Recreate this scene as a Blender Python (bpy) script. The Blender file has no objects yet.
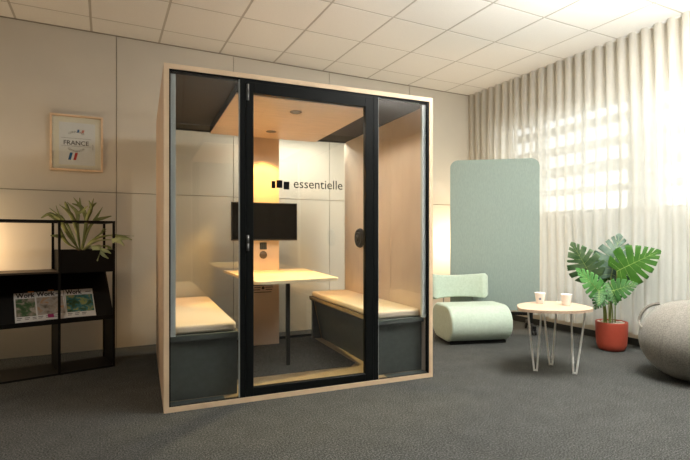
import bpy, bmesh, math, random
from mathutils import Vector, Matrix, Euler
R = math.radians
PI = math.pi
random.seed(4)
scn = bpy.context.scene
col = scn.collection

# ------------------------------------------------------------------ measured layout
CAM = Vector((-4.084, -5.1255, 1.0923)); YAW = R(26.706); FPX = 476.62; HY = 235.37
FW = Vector((math.sin(YAW), math.cos(YAW), 0)); RT = Vector((math.cos(YAW), -math.sin(YAW), 0)); UP = Vector((0, 0, 1))
H = 3.0274                     # room height
XC, XW = 0.44, 0.62            # curtain line, window wall
XL, YF = -7.4, -7.6            # unseen far walls
POD = Vector((-3.764, -2.0168, 0)); PROT = R(-3.625); PW, PD, PH = 1.943, 1.65, 2.151


def at(u, v, depth):
    """room point seen at u, v that lies depth metres ahead of the camera"""
    return CAM + (FW + RT * ((u - 345) / FPX) + UP * ((HY - v) / FPX)) * depth


# ------------------------------------------------------------------ materials
def mat(name, base=(.5, .5, .5), rough=.6, metal=0., spec=.5, build=None, sheen=0.):
    m = bpy.data.materials.new(name); m.use_nodes = True
    nt = m.node_tree; b = nt.nodes['Principled BSDF']
    b.inputs['Base Color'].default_value = (*base, 1)
    b.inputs['Roughness'].default_value = rough
    b.inputs['Metallic'].default_value = metal
    b.inputs['Specular IOR Level'].default_value = spec
    if sheen: b.inputs['Sheen Weight'].default_value = sheen
    if build: build(nt, b)
    return m


def N(nt, t, **kw):
    n = nt.nodes.new(t)
    for k, v in kw.items():
        if k.startswith('_'): setattr(n, k[1:], v)
        else: n.inputs[k.replace('__', ' ')].default_value = v
    return n


def coords(nt, scale=(1, 1, 1), kind='Object', rot=(0, 0, 0)):
    tc = nt.nodes.new('ShaderNodeTexCoord'); mp = nt.nodes.new('ShaderNodeMapping')
    mp.inputs['Scale'].default_value = scale; mp.inputs['Rotation'].default_value = rot
    nt.links.new(tc.outputs[kind], mp.inputs['Vector'])
    return mp.outputs['Vector']


def ramp(nt, fac, stops):
    r = nt.nodes.new('ShaderNodeValToRGB'); e = r.color_ramp.elements
    while len(e) < len(stops): e.new(.5)
    for i, (p, c) in enumerate(stops): e[i].position = p; e[i].color = (*c, 1)
    nt.links.new(fac, r.inputs['Fac']); return r.outputs['Color']


def mottled(c1, c2, scale, detail=3, stretch=(1, 1, 1), bump=0., bscale=None, lo=.35, hi=.65, dist=.01):
    def f(nt, b):
        v = coords(nt, stretch)
        n = N(nt, 'ShaderNodeTexNoise', Scale=scale, Detail=detail); nt.links.new(v, n.inputs['Vector'])
        nt.links.new(ramp(nt, n.outputs['Fac'], [(lo, c1), (hi, c2)]), b.inputs['Base Color'])
        if bump:
            n2 = N(nt, 'ShaderNodeTexNoise', Scale=bscale or scale, Detail=2); nt.links.new(v, n2.inputs['Vector'])
            bp = N(nt, 'ShaderNodeBump', Strength=bump, Distance=dist); nt.links.new(n2.outputs['Fac'], bp.inputs['Height'])
            nt.links.new(bp.outputs['Normal'], b.inputs['Normal'])
    return f


def sc(c, k): return tuple(x * k for x in c)


WOODC = (.70, .53, .385)
M = {}
M['wood'] = mat('pale_oak_laminate', rough=.5, build=mottled(sc(WOODC, .93), sc(WOODC, 1.05), 5, 4, (1.2, 6, .6)))
M['wood_edge'] = mat('pale_oak_edge', rough=.5, build=mottled((.74, .55, .36), (.78, .58, .385), 5, 4, (2, 2, 2)))
M['lining'] = mat('lit_lining_laminate', rough=.5, build=mottled((.68, .56, .46), (.74, .62, .51), 5, 4, (6, 1.2, .6)))  # same laminate as outside, white light on it put into a paler colour
M['side_top'] = mat('side_table_birch', rough=.5, build=mottled((.60, .44, .31), (.66, .49, .35), 6, 4, (1, 6, 4)))
M['wood_x'] = mat('tabletop_beech', rough=.45, build=mottled((.80, .67, .45), (.85, .71, .48), 6, 4, (.8, 6, 4)))
M['sill'] = mat('tan_floor_board', rough=.6, build=mottled((.30, .225, .13), (.37, .28, .165), 8, 4, (1, 1, 1)))
M['black'] = mat('black_powder_coat', (.006, .0065, .0065), .45, 0, .3)
M['shelf_black'] = mat('matt_black_steel', (.005, .0045, .004), .6, 0, .25)
M['frame_black'] = mat('black_aluminium', (.006, .007, .007), .4, 0, .12)
M['screen'] = mat('dark_screen_glass', (.003, .003, .0033), .15, 0, .2)
M['slate'] = mat('slate_green_panel', rough=.55, build=mottled((.055, .066, .063), (.065, .078, .074), 30, 2))
M['slate_light'] = mat('slate_panel_edge', (.075, .088, .085), .55)
M['grey_strip'] = mat('grey_felt_strip', (.58, .62, .62), .8)
M['chrome'] = mat('brushed_steel', (.30, .30, .30), .4, .8)
M['felt'] = mat('brown_black_ceiling_felt', rough=.85, build=mottled((.030, .024, .017), (.040, .032, .023), 60, 2))
M['cushion'] = mat('oatmeal_seat_fabric', rough=.9, sheen=.2, build=mottled((.66, .56, .44), (.74, .63, .50), 160, 2, bump=.15, bscale=400, dist=.001))
M['piping'] = mat('cushion_seam', (.42, .33, .22), .8)
M['white_metal'] = mat('white_painted_rod', (.90, .90, .87), .4)
M['ceramic'] = mat('white_paper_cup', (.88, .87, .84), .5)
M['print_blue'] = mat('blue_grey_print', (.18, .24, .32), .6)
M['red_pot'] = mat('brick_red_pot', rough=.45, build=mottled((.37, .058, .032), (.40, .066, .036), 12, 2))
M['pebble'] = mat('white_pebbles', rough=.8, build=mottled((.55, .50, .42), (.85, .80, .72), 90, 2, bump=.8, bscale=90))
M['stem'] = mat('leaf_stem_green', (.22, .28, .06), .5)
M['soil'] = mat('dark_soil', (.035, .025, .018), .95)
M['root'] = mat('brown_root_stalk', (.16, .08, .045), .8)
M['mint'] = mat('mint_boucle_upholstery', rough=.9, sheen=.3, build=mottled((.50, .61, .50), (.56, .67, .56), 45, 3, bump=.2, bscale=350, dist=.001))
M['panel_green'] = mat('sage_acoustic_fabric', rough=.9, sheen=.15, build=mottled((.275, .345, .305), (.31, .385, .345), 30, 4, (6, 6, 1), bump=.12, bscale=300, dist=.001))
M['ball'] = mat('grey_knit_cover', rough=.95, sheen=.2, build=mottled((.165, .152, .13), (.275, .257, .222), 120, 5, bump=.5, bscale=190, dist=.003))
M['ball_strap'] = mat('grey_strap', rough=.85, build=mottled((.20, .18, .15), (.27, .245, .205), 60, 3))
M['paint'] = mat('outer_wall_paint', rough=.8, build=mottled((.58, .50, .39), (.62, .54, .42), 3, 2))
M['dim_paint'] = mat('shade_dark_wall_paint', rough=.85, build=mottled((.17, .15, .12), (.19, .165, .135), 3, 2))  # unseen walls coloured dark as shade, to weaken glass reflections and fill
M['blackbase'] = mat('black_skirting', (.02, .02, .018), .5)
M['slat'] = mat('pale_grey_louvre', (.30, .31, .31), .6)
M['winframe'] = mat('white_window_frame', (.7, .69, .66), .5)
M['oak_frame'] = mat('light_oak_picture_frame', rough=.5, build=mottled((.66, .48, .30), (.76, .56, .37), 14, 3, (1, 1, 1)))
M['mat_board'] = mat('cream_mount_board', (.88, .84, .72), .8)
M['paper'] = mat('print_paper', (.84, .85, .87), .7)
M['ink'] = mat('dark_ink', (.05, .05, .055), .7)
M['ink_soft'] = mat('soft_grey_ink', (.13, .13, .13), .7)
M['flag_blue'] = mat('flag_blue', (.02, .13, .33), .6)
M['flag_red'] = mat('flag_red', (.55, .05, .04), .6)
M['flag_pink'] = mat('pale_flag_red', (.65, .22, .18), .6)
M['decal'] = mat('black_vinyl', (.004, .004, .004), .6, 0, .1)
M['cover'] = mat('magazine_cover_stock', (.78, .78, .76), .45)
M['tab'] = mat('orange_tab', (.65, .25, .08), .6)
M['magenta'] = mat('magenta_badge', (.35, .02, .12), .6)
M['brass'] = mat('bronze_spot_ring', (.12, .08, .045), .45, .4)
M['rug_black'] = mat('black_plastic', (.015, .015, .015), .5)


def leafy(c1, c2, s=9):
    return mottled(c1, c2, s, 3, bump=.1)


M['leaf_pale'] = mat('pale_green_leaf', rough=.5, spec=.3, build=leafy((.06, .15, .05), (.19, .29, .16)))
M['leaf_grey'] = mat('grey_green_leaf', rough=.5, spec=.3, build=leafy((.035, .085, .05), (.13, .20, .145)))
M['leaf_bright'] = mat('bright_green_leaf', rough=.5, spec=.3, build=leafy((.028, .11, .010), (.055, .17, .018)))
M['leaf_light'] = mat('light_green_leaf', rough=.5, spec=.3, build=leafy((.07, .25, .05), (.14, .37, .11), 14))
M['leaf_dark'] = mat('dark_green_leaf', rough=.5, spec=.3, build=leafy((.02, .09, .015), (.045, .16, .03)))
M['vein'] = mat('leaf_vein', (.30, .42, .12), .4)
M['frond'] = mat('staghorn_frond', rough=.6, build=leafy((.15, .18, .055), (.25, .28, .10), 12))
M['frond_pale'] = mat('pale_staghorn_frond', rough=.7, build=leafy((.30, .35, .16), (.40, .45, .24), 12))


def photo_mat(name, stops, scale, seed):
    def f(nt, b):
        v = coords(nt, (1, 1, 1), rot=(.3, .2, seed))
        n = N(nt, 'ShaderNodeTexNoise', Scale=scale, Detail=5, Distortion=.6); nt.links.new(v, n.inputs['Vector'])
        nt.links.new(ramp(nt, n.outputs['Fac'], stops), b.inputs['Base Color'])
    return mat(name, rough=.45, build=f)


M['photo_a'] = photo_mat('garden_cover_photo', [(.3, (.02, .05, .02)), (.45, (.06, .14, .05)), (.55, (.25, .22, .16)), (.66, (.50, .45, .38)), (.8, (.40, .16, .06))], 22, .5)
M['photo_b'] = photo_mat('office_cover_photo', [(.3, (.10, .08, .06)), (.45, (.38, .33, .27)), (.55, (.45, .42, .38)), (.66, (.48, .28, .14)), (.8, (.3, .12, .06))], 18, 1.5)
M['photo_c'] = photo_mat('pool_cover_photo', [(.3, (.02, .05, .02)), (.45, (.05, .13, .06)), (.53, (.03, .20, .24)), (.62, (.35, .38, .10)), (.8, (.35, .35, .3))], 24, 2.6)


def carpet(nt, b):
    v = coords(nt)
    n = N(nt, 'ShaderNodeTexNoise', Scale=115, Detail=4, Roughness=.85); nt.links.new(v, n.inputs['Vector'])
    n2 = N(nt, 'ShaderNodeTexNoise', Scale=7, Detail=3); nt.links.new(v, n2.inputs['Vector'])
    c = ramp(nt, n.outputs['Fac'], [(.36, (.008, .009, .008)), (.5, (.056, .058, .055)), (.64, (.17, .172, .16))])
    d = ramp(nt, n2.outputs['Fac'], [(.3, (.88, .88, .88)), (.7, (1.1, 1.1, 1.1))])
    mx = N(nt, 'ShaderNodeMix', _data_type='RGBA', _blend_type='MULTIPLY'); mx.inputs[0].default_value = 1
    nt.links.new(c, mx.inputs[6]); nt.links.new(d, mx.inputs[7]); nt.links.new(mx.outputs[2], b.inputs['Base Color'])
    bp = N(nt, 'ShaderNodeBump', Strength=.6, Distance=.004); nt.links.new(n.outputs['Fac'], bp.inputs['Height'])
    nt.links.new(bp.outputs['Normal'], b.inputs['Normal'])


M['carpet'] = mat('charcoal_loop_carpet', rough=.95, spec=.2, build=carpet)
M['wall'] = mat('beige_wall_panel', rough=.75, build=mottled((.61, .57, .49), (.635, .595, .51), 2.2, 3, bump=.04, bscale=200, dist=.001))
M['seam'] = mat('panel_joint', (.30, .26, .20), .9)
M['tile'] = mat('white_ceiling_tile', rough=.9, build=mottled((.79, .775, .73), (.82, .805, .76), 120, 3, bump=.1, bscale=150, dist=.001))
M['tbar'] = mat('ceiling_grid_bar', (.50, .475, .42), .7)
M['dark_trim'] = mat('dark_shadow_trim', (.10, .09, .07), .8)


def glass_mat(name, tint=(.93, .95, .93), ior=1.45, rough=.0, boost=1.0):
    m = bpy.data.materials.new(name); m.use_nodes = True; nt = m.node_tree; nt.nodes.clear()
    out = nt.nodes.new('ShaderNodeOutputMaterial')
    geo = nt.nodes.new('ShaderNodeNewGeometry')
    mr = N(nt, 'ShaderNodeMapRange'); mr.inputs['To Min'].default_value = ior; mr.inputs['To Max'].default_value = 1 / ior
    nt.links.new(geo.outputs['Backfacing'], mr.inputs['Value'])
    fr = nt.nodes.new('ShaderNodeFresnel'); nt.links.new(mr.outputs['Result'], fr.inputs['IOR'])
    t = nt.nodes.new('ShaderNodeBsdfTransparent'); t.inputs['Color'].default_value = (*tint, 1)
    g = nt.nodes.new('ShaderNodeBsdfGlossy'); g.inputs['Roughness'].default_value = rough; g.inputs['Color'].default_value = (1, 1, 1, 1)
    mul = N(nt, 'ShaderNodeMath', _operation='MULTIPLY'); mul.inputs[1].default_value = boost; mul.use_clamp = True
    nt.links.new(fr.outputs['Fac'], mul.inputs[0])
    mx = nt.nodes.new('ShaderNodeMixShader'); nt.links.new(mul.outputs[0], mx.inputs[0])
    nt.links.new(t.outputs[0], mx.inputs[1]); nt.links.new(g.outputs[0], mx.inputs[2]); nt.links.new(mx.outputs[0], out.inputs['Surface'])
    return m


M['glass'] = glass_mat('booth_glass', (.988, .992, .986), 1.5, boost=1.0)
M['winglass'] = glass_mat('window_glass', (.97, .98, .97), 1.45)


def curtain_mat():
    m = bpy.data.materials.new('sheer_cream_voile'); m.use_nodes = True; nt = m.node_tree; nt.nodes.clear()
    out = nt.nodes.new('ShaderNodeOutputMaterial')
    v = coords(nt, (1, 1, 1))
    n = N(nt, 'ShaderNodeTexNoise', Scale=40, Detail=3); nt.links.new(coords(nt, (1, 8, .4)), n.inputs['Vector'])
    c = ramp(nt, n.outputs['Fac'], [(.3, (.77, .75, .69)), (.7, (.82, .80, .735))])
    d = nt.nodes.new('ShaderNodeBsdfDiffuse'); tr = nt.nodes.new('ShaderNodeBsdfTranslucent'); tp = nt.nodes.new('ShaderNodeBsdfTransparent')
    nt.links.new(c, d.inputs['Color']); nt.links.new(c, tr.inputs['Color'])
    a = nt.nodes.new('ShaderNodeMixShader'); a.inputs[0].default_value = .5
    nt.links.new(d.outputs[0], a.inputs[1]); nt.links.new(tr.outputs[0], a.inputs[2])
    b = nt.nodes.new('ShaderNodeMixShader'); b.inputs[0].default_value = .20
    nt.links.new(a.outputs[0], b.inputs[1]); nt.links.new(tp.outputs[0], b.inputs[2]); nt.links.new(b.outputs[0], out.inputs['Surface'])
    return m


M['curtain'] = curtain_mat()


def obscured_mat():
    m = bpy.data.materials.new('obscured_glass'); m.use_nodes = True; nt = m.node_tree; nt.nodes.clear()
    out = nt.nodes.new('ShaderNodeOutputMaterial'); tr = nt.nodes.new('ShaderNodeBsdfTranslucent'); tr.inputs['Color'].default_value = (.72, .73, .70, 1)
    d = nt.nodes.new('ShaderNodeBsdfDiffuse'); d.inputs['Color'].default_value = (.6, .6, .58, 1)
    a = nt.nodes.new('ShaderNodeMixShader'); a.inputs[0].default_value = .5
    nt.links.new(tr.outputs[0], a.inputs[1]); nt.links.new(d.outputs[0], a.inputs[2]); nt.links.new(a.outputs[0], out.inputs['Surface']); return m


M['obscured'] = obscured_mat()


def emis(name, c, s):
    m = bpy.data.materials.new(name); m.use_nodes = True; nt = m.node_tree; nt.nodes.clear()
    out = nt.nodes.new('ShaderNodeOutputMaterial'); e = nt.nodes.new('ShaderNodeEmission')
    e.inputs['Color'].default_value = (*c, 1); e.inputs['Strength'].default_value = s
    nt.links.new(e.outputs[0], out.inputs['Surface']); return m


M['bulb'] = emis('warm_lamp_lens', (1, .66, .32), .12)


# ------------------------------------------------------------------ mesh helpers
class MB:
    def __init__(s): s.bm = bmesh.new(); s.mi = 0

    def _tag(s, faces):
        for f in faces: f.material_index = s.mi

    def box(s, x0, x1, y0, y1, z0, z1, bev=0., seg=2, mx=None):
        t = bmesh.new(); bmesh.ops.create_cube(t, size=1)
        for v in t.verts: v.co = Vector(((x0 + x1) / 2 + v.co.x * (x1 - x0), (y0 + y1) / 2 + v.co.y * (y1 - y0), (z0 + z1) / 2 + v.co.z * (z1 - z0)))
        if bev: bmesh.ops.bevel(t, geom=t.edges[:], offset=bev, segments=seg, affect='EDGES', profile=.5)
        return s.add(t, mx)

    def add(s, t, mx=None):
        if mx is not None: bmesh.ops.transform(t, matrix=mx, verts=t.verts)
        vm = {}
        for v in t.verts: vm[v] = s.bm.verts.new(v.co)
        for f in t.faces:
            try: nf = s.bm.faces.new([vm[v] for v in f.verts]); nf.material_index = s.mi; nf.smooth = f.smooth
            except ValueError: pass
        t.free(); return s

    def prism(s, pts, z0, z1, bev=0., seg=2, mx=None):
        """outline pts (x,y) pulled from z0 to z1"""
        t = bmesh.new(); a = [t.verts.new((p[0], p[1], z0)) for p in pts]; b = [t.verts.new((p[0], p[1], z1)) for p in pts]
        t.faces.new(a[::-1]); t.faces.new(b); n = len(pts)
        for i in range(n): t.faces.new((a[i], a[(i + 1) % n], b[(i + 1) % n], b[i]))
        if bev:
            es = [e for e in t.edges if abs(e.verts[0].co.z - e.verts[1].co.z) < 1e-6]
            bmesh.ops.bevel(t, geom=es, offset=bev, segments=seg, affect='EDGES', profile=.5)
        return s.add(t, mx)

    def tube(s, pts, r, n=10, caps=True):
        pts = [Vector(p) for p in pts]; rs = r if isinstance(r, (list, tuple)) else [r] * len(pts)
        rings = []; prev = None
        for i, p in enumerate(pts):
            d = (pts[min(i + 1, len(pts) - 1)] - pts[max(i - 1, 0)]).normalized()
            if prev is None:
                u = d.orthogonal().normalized()
            else:
                u = (prev - d * prev.dot(d)).normalized()
            prev = u; w = d.cross(u)
            rings.append([s.bm.verts.new(p + (u * math.cos(2 * PI * k / n) + w * math.sin(2 * PI * k / n)) * rs[i]) for k in range(n)])
        for a, b in zip(rings, rings[1:]):
            for k in range(n):
                f = s.bm.faces.new((a[k], a[(k + 1) % n], b[(k + 1) % n], b[k])); f.smooth = True; f.material_index = s.mi
        if caps:
            for f in (s.bm.faces.new(rings[0][::-1]), s.bm.faces.new(rings[-1])): f.material_index = s.mi
        return s

    def lathe(s, prof, n=40, c=(0, 0, 0), caps=True):
        rings = [[s.bm.verts.new((c[0] + r * math.cos(2 * PI * k / n), c[1] + r * math.sin(2 * PI * k / n), c[2] + z)) for k in range(n)] for r, z in prof]
        for a, b in zip(rings, rings[1:]):
            for k in range(n):
                f = s.bm.faces.new((a[k], a[(k + 1) % n], b[(k + 1) % n], b[k])); f.smooth = True; f.material_index = s.mi
        if caps:
            for f in (s.bm.faces.new(rings[0][::-1]), s.bm.faces.new(rings[-1])): f.material_index = s.mi
        return s

    def grid(s, rows, smooth=True):
        vs = [[s.bm.verts.new(p) for p in r] for r in rows]
        for a, b in zip(vs, vs[1:]):
            for k in range(len(a) - 1):
                f = s.bm.faces.new((a[k], a[k + 1], b[k + 1], b[k])); f.smooth = smooth; f.material_index = s.mi
        return s

    def obj(s, name, mats, parent=None, smooth=False, autos=None, loc=None, rot=None, fix=True):
        if fix: bmesh.ops.recalc_face_normals(s.bm, faces=s.bm.faces[:])
        me = bpy.data.meshes.new(name); s.bm.to_mesh(me); s.bm.free()
        for m in (mats if isinstance(mats, (list, tuple)) else [mats]): me.materials.append(m)
        if smooth:
            for p in me.polygons: p.use_smooth = True
        o = bpy.data.objects.new(name, me); col.objects.link(o)
        if parent: o.parent = parent
        if loc is not None: o.location = loc
        if rot is not None: o.rotation_euler = rot
        if autos:
            for p in me.polygons: p.use_smooth = True
            md = o.modifiers.new('wn', 'WEIGHTED_NORMAL'); md.keep_sharp = True
        return o


def tag(o, label, cat, group=None, kind=None):
    o['label'] = label; o['category'] = cat
    if group: o['group'] = group
    if kind: o['kind'] = kind
    return o


def thing(name, label, cat, loc=(0, 0, 0), rz=0, group=None):
    o = bpy.data.objects.new(name, None); col.objects.link(o); o.empty_display_size = .1
    o.location = loc; o.rotation_euler = (0, 0, rz); return tag(o, label, cat, group)


def struct(name, mb, m): o = mb.obj(name, m); o['kind'] = 'structure'; return o


def dup(root, **kw):
    r = root.copy(); col.objects.link(r)
    for ch in root.children:
        c = ch.copy(); col.objects.link(c); c.parent = r
        for g in ch.children:
            d = g.copy(); col.objects.link(d); d.parent = c
    return r


def text_mesh(s, size=1., offset=0., extrude=0., width=None, center=True, arc=None, spacing=1.):
    """flat lettering as a bmesh in XY, centred; arc=(radius, span, sign) bends it round a circle"""
    cu = bpy.data.curves.new('t', 'FONT'); cu.body = s; cu.size = size; cu.offset = offset; cu.extrude = extrude
    cu.space_character = spacing; cu.resolution_u = 3
    o = bpy.data.objects.new('t', cu); col.objects.link(o)
    bpy.context.view_layer.update()
    me = bpy.data.meshes.new_from_object(o.evaluated_get(bpy.context.evaluated_depsgraph_get()))
    bm = bmesh.new(); bm.from_mesh(me); bpy.data.objects.remove(o); bpy.data.curves.remove(cu); bpy.data.meshes.remove(me)
    xs = [v.co.x for v in bm.verts]; x0, x1 = min(xs), max(xs); k = (width / (x1 - x0)) if width else 1
    for v in bm.verts: v.co.x = (v.co.x - (x0 + x1) / 2 if center else v.co.x - x0) * k
    if arc:
        rad, sg = arc
        for v in bm.verts:
            a = v.co.x / rad; r = rad + sg * v.co.y
            v.co.x, v.co.y = r * math.sin(a), sg * r * math.cos(a)
    return bm


TXZ = Matrix.Rotation(PI / 2, 4, 'X')     # writing in XY stood up into XZ, read from -Y


# ------------------------------------------------------------------ the room
struct('floor', MB().box(XL, XW + .1, YF, .1, -.1, 0), M['carpet'])
# back wall: panels over a backing, open joints between them
w = MB(); w.box(XL, XW + .1, .012, .12, 0, H + .1); w.mi = 1
xs = [XL] + [-3.988 + 1.138 * k for k in range(-3, 5) if XL < -3.988 + 1.138 * k < XW] + [XW]
xs = sorted(x for x in xs)
for a, b in zip(xs, xs[1:]):
    for z0, z1 in ((0, 1.502), (1.508, H)): w.box(a + .003, b - .003, 0, .0125, z0, z1, .0012, 1)
struct('wall_back', w, [M['seam'], M['wall']])
struct('wall_left', MB().box(XL - .1, XL, YF, .1, 0, H), M['dim_paint'])
struct('wall_front', MB().box(XL, XW + .1, YF - .1, YF, 0, H), M['dim_paint'])
# ceiling: lay-in tiles hanging a little below the grid bars
c = MB(); c.box(XL, XW + .1, YF, .1, H + .0025, H + .1); c.mi = 1
xg = [XW] + [k * .6 for k in range(1, -14, -1) if XL < k * .6 < XW] + [XL]
yg = [0] + [-.336 - .6 * k for k in range(0, 13) if -.336 - .6 * k > YF] + [YF]
for xa, xb in zip(xg[1:], xg):
    for ya, yb in zip(yg[1:], yg):
        if xb - xa < .04 or yb - ya < .04: continue
        c.box(xa + .010, xb - .010, ya + .010, yb - .010, H, H + .008)
struct('ceiling', c, [M['tbar'], M['tile']])
struct('trim_1', MB().box(XL, XW, -.008, 0, H - .008, H), M['seam'])
# window wall: a long glazed band, obscured glass below and between the clear louvred lights
ZW0, ZW1, ZS = 1.35, 2.50, .16
WY0, WY1 = -4.0, -.46
opens = [(-.93, -.48), (-2.10, -1.02), (-3.60, -2.42)]
w = MB(); w.box(XW, XW + .14, YF, .1, 0, ZS); w.box(XW, XW + .14, YF, .1, ZW1, H + .1)
w.box(XW, XW + .14, WY1, .1, ZS, ZW1); w.box(XW, XW + .14, YF, WY0, ZS, ZW1); w.mi = 1; w.box(XW - .004, XW, YF, -4.2, 0, H)  # dark sheet added on the unseen stretch keeps booth glass reflections dark
struct('wall_right', w, [M['paint'], M['dim_paint']])
w = MB(); fx0, fx1 = XW + .05, XW + .09
w.box(fx0, fx1, WY0, WY1, ZS, ZS + .04); w.box(fx0, fx1, WY0, WY1, ZW1 - .03, ZW1); w.box(fx0, fx1, WY0, WY1, ZW0 - .02, ZW0 + .02)
fo = struct('window_1', w, M['winframe'])
MB().box(XW + .064, XW + .074, WY0, WY1, ZS + .04, ZW0 - .02).obj('obscured_pane', M['obscured'], fo)
ys = [WY1] + [v for o in opens for v in (o[1], o[0])] + [WY0]
for k in range(0, len(ys), 2):
    if ys[k] - ys[k + 1] > .06: MB().box(XW + .064, XW + .074, ys[k + 1], ys[k], ZW0 + .02, ZW1 - .03).obj('obscured_pane', M['obscured'], fo)
for n, (a, b) in enumerate(opens):
    w = MB()
    w.box(fx0, fx1, a, a + .02, ZW0, ZW1); w.box(fx0, fx1, b - .02, b, ZW0, ZW1); w.box(fx0, fx1, a, b, ZW0, ZW0 + .03); w.box(fx0, fx1, a, b, ZW1 - .03, ZW1)
    if b - a > .8: w.box(fx0, fx1, (a + b) / 2 - .012, (a + b) / 2 + .012, ZW0, ZW1)
    o = struct('window_%d' % (n + 2), w, M['winframe'])
    MB().box(XW + .066, XW + .072, a + .02, b - .02, ZW0 + .02, ZW1 - .02).obj('pane', M['winglass'], o)
    s = MB()
    for z0, z1 in ((1.245, 1.365), (1.565, 1.645), (1.785, 1.915), (2.055, 2.155), (2.30, 2.40), (2.49, 2.56)):
        s.box(XW + .16, XW + .22, a - .02, b + .02, z0, z1, .004, 1)
    s.obj('louvre_slats', M['slat'], o)
struct('baseboard_right', MB().box(XW - .012, XW, YF, 0, 0, .07), M['blackbase'])
tr = MB().box(XC - .016, XC + .016, -4.2, -.015, H - .012, H - .002, .002, 1)
struct('trim_2', tr, M['winframe'])


# ------------------------------------------------------------------ sheer curtains
def curtain(y0, y1, x, label, ph, seed):
    rnd = random.Random(seed); n = int((y0 - y1) / .0085); m = 16
    ztop, zbot = H - .004, .155
    w_ = [rnd.uniform(-1, 1) for _ in range(400)]

    def wob(t):
        i = int(math.floor(t)); f = t - i; f = f * f * (3 - 2 * f); return w_[i % 400] * (1 - f) + w_[(i + 1) % 400] * f
    rows = []
    for j in range(m + 1):
        t = j / m; z = ztop + (zbot - ztop) * t; row = []
        for i in range(n + 1):
            y = y0 + (y1 - y0) * i / n
            s_ = -y / .1195 + ph + .35 * t * wob(-y * 2.2 + 9) + .1 * wob(t * 3 + y * 1.5 + 40)
            a = .050 * (1 - .25 * t) * (1 + .3 * wob(-y * 4 + 77) * t)
            sv = math.sin(2 * PI * s_); sv = sv * (1.25 - .25 * sv * sv)
            row.append((x + a * sv + .012 * t * wob(-y * 3 + 130), y + .012 * math.sin(4 * PI * s_) * (1 - t * .5), z + (.003 * math.sin(y * 9) if j == m else 0)))
        rows.append(row)
    o = MB().grid(rows).obj('sheer_curtain', M['curtain'], fix=False)
    return tag(o, label, 'curtain')


curtain(-.03, -.80, XC - .005, 'narrow sheer cream curtain hanging in the back corner, its edge behind the green screen', .2, 3)
curtain(-.765, -4.15, XC + .0, 'wide pleated sheer cream curtain across the bright windows behind the potted plant', .55, 8)

# ------------------------------------------------------------------ meeting booth
pod = thing('meeting_booth', 'tall pale wood meeting booth with black framed glass door and lit interior', 'booth', POD, PROT)
T = .031
MB().box(0, T, 0, PD, 0, PH, .0015, 1).obj('side_panel', M['wood'], pod)
MB().box(PW - T, PW, 0, PD, 0, PH, .0015, 1).obj('side_panel', M['wood'], pod)
MB().box(T, PW - T, 0, PD, PH - T, PH, .001, 1).obj('roof', M['wood'], pod)
MB().box(T, PW - T, 0, PD, .004, .032, .001, 1).obj('base', M['wood_edge'], pod)
# thin pale edging on the visible front
e = MB(); e.box(0, T, -.004, 0, 0, PH); e.box(PW - T, PW, -.004, 0, 0, PH); e.box(T, PW - T, -.004, 0, PH - T, PH); e.box(T, PW - T, -.004, 0, .0, .032)
e.obj('edging', M['wood_edge'], pod)
# inner floor: tan boards with a carpet inset
f = MB(); f.box(T, PW - T, .012, PD - .04, .032, .036); f.obj('floor_board', M['sill'], pod)
f = MB(); f.prism([(.455, .40), (1.43, .40), (1.50, .47), (1.50, 1.60), (.455, 1.60)], .036, .040); f.obj('carpet_inset', M['carpet'], pod)
f = MB(); f.box(T, .37, .012, .075, .036, .040); f.obj('floor_strip', M['slate'], pod)
MB().box(1.56, PW - T, .012, .075, .036, .040).obj('floor_strip', M['slate'], pod)
# linings, seams at mid depth
for x0, x1 in ((T, T + .008), (PW - T - .008, PW - T)):
    l = MB(); l.box(x0, x1, .05, .598, .032, 2.105, .001, 1); l.box(x0, x1, .601, PD - .004, .032, 2.105, .001, 1); l.obj('wall_lining', M['lining'], pod)
MB().box(T, PW - T, .02, PD - .03, 2.098, 2.118).obj('ceiling_lining', M['felt'], pod)
# black frames front and back
fr = MB()
fr.box(T, T + .009, .004, .03, .032, PH - T); fr.box(PW - T - .014, PW - T, .004, .03, .032, PH - T)
fr.box(T, PW - T, .004, .03, PH - T - .008, PH - T); fr.box(T, PW - T, .004, .03, .028, .036)
fr.obj('front_frame', M['frame_black'], pod)
fr = MB(); fr.box(.466, .502, .002, .045, .032, PH - T - .004, .001, 1); fr.obj('post', M['frame_black'], pod)
fr = MB(); fr.box(1.438, 1.476, .002, .045, .032, PH - T - .004, .001, 1); fr.obj('post', M['frame_black'], pod)
MB().box(.502, 1.438, .004, .045, 2.098, PH - T - .004).obj('door_lintel', M['frame_black'], pod)
MB().box(.459, .466, .008, .022, .036, 2.11).obj('glass_edge', M['grey_strip'], pod)
MB().box(1.476, 1.480, .008, .022, .036, 2.11).obj('glass_edge', M['grey_strip'], pod)
MB().box(T + .009, T + .040, .024, .05, .46, 2.10).obj('felt_strip', M['grey_strip'], pod)
MB().box(PW - T - .046, PW - T - .014, .024, .05, .46, 2.10).obj('felt_strip', M['grey_strip'], pod)
MB().box(T + .008, .459, .010, .020, .036, 2.112).obj('glass_pane', M['glass'], pod)
MB().box(1.480, PW - T - .013, .010, .020, .036, 2.112).obj('glass_pane', M['glass'], pod)
MB().box(T, PW - T, PD - .04, PD - .005, .032, .062).obj('back_rail', M['frame_black'], pod)
MB().box(T, PW - T, PD - .04, PD - .005, PH - T - .03, PH - T).obj('back_rail', M['frame_black'], pod)
for yg_ in (PD - .036, PD - .018): MB().box(T + .004, PW - T - .004, yg_, yg_ + .006, .055, PH - T - .025).obj('back_glass', M['glass'], pod)
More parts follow.
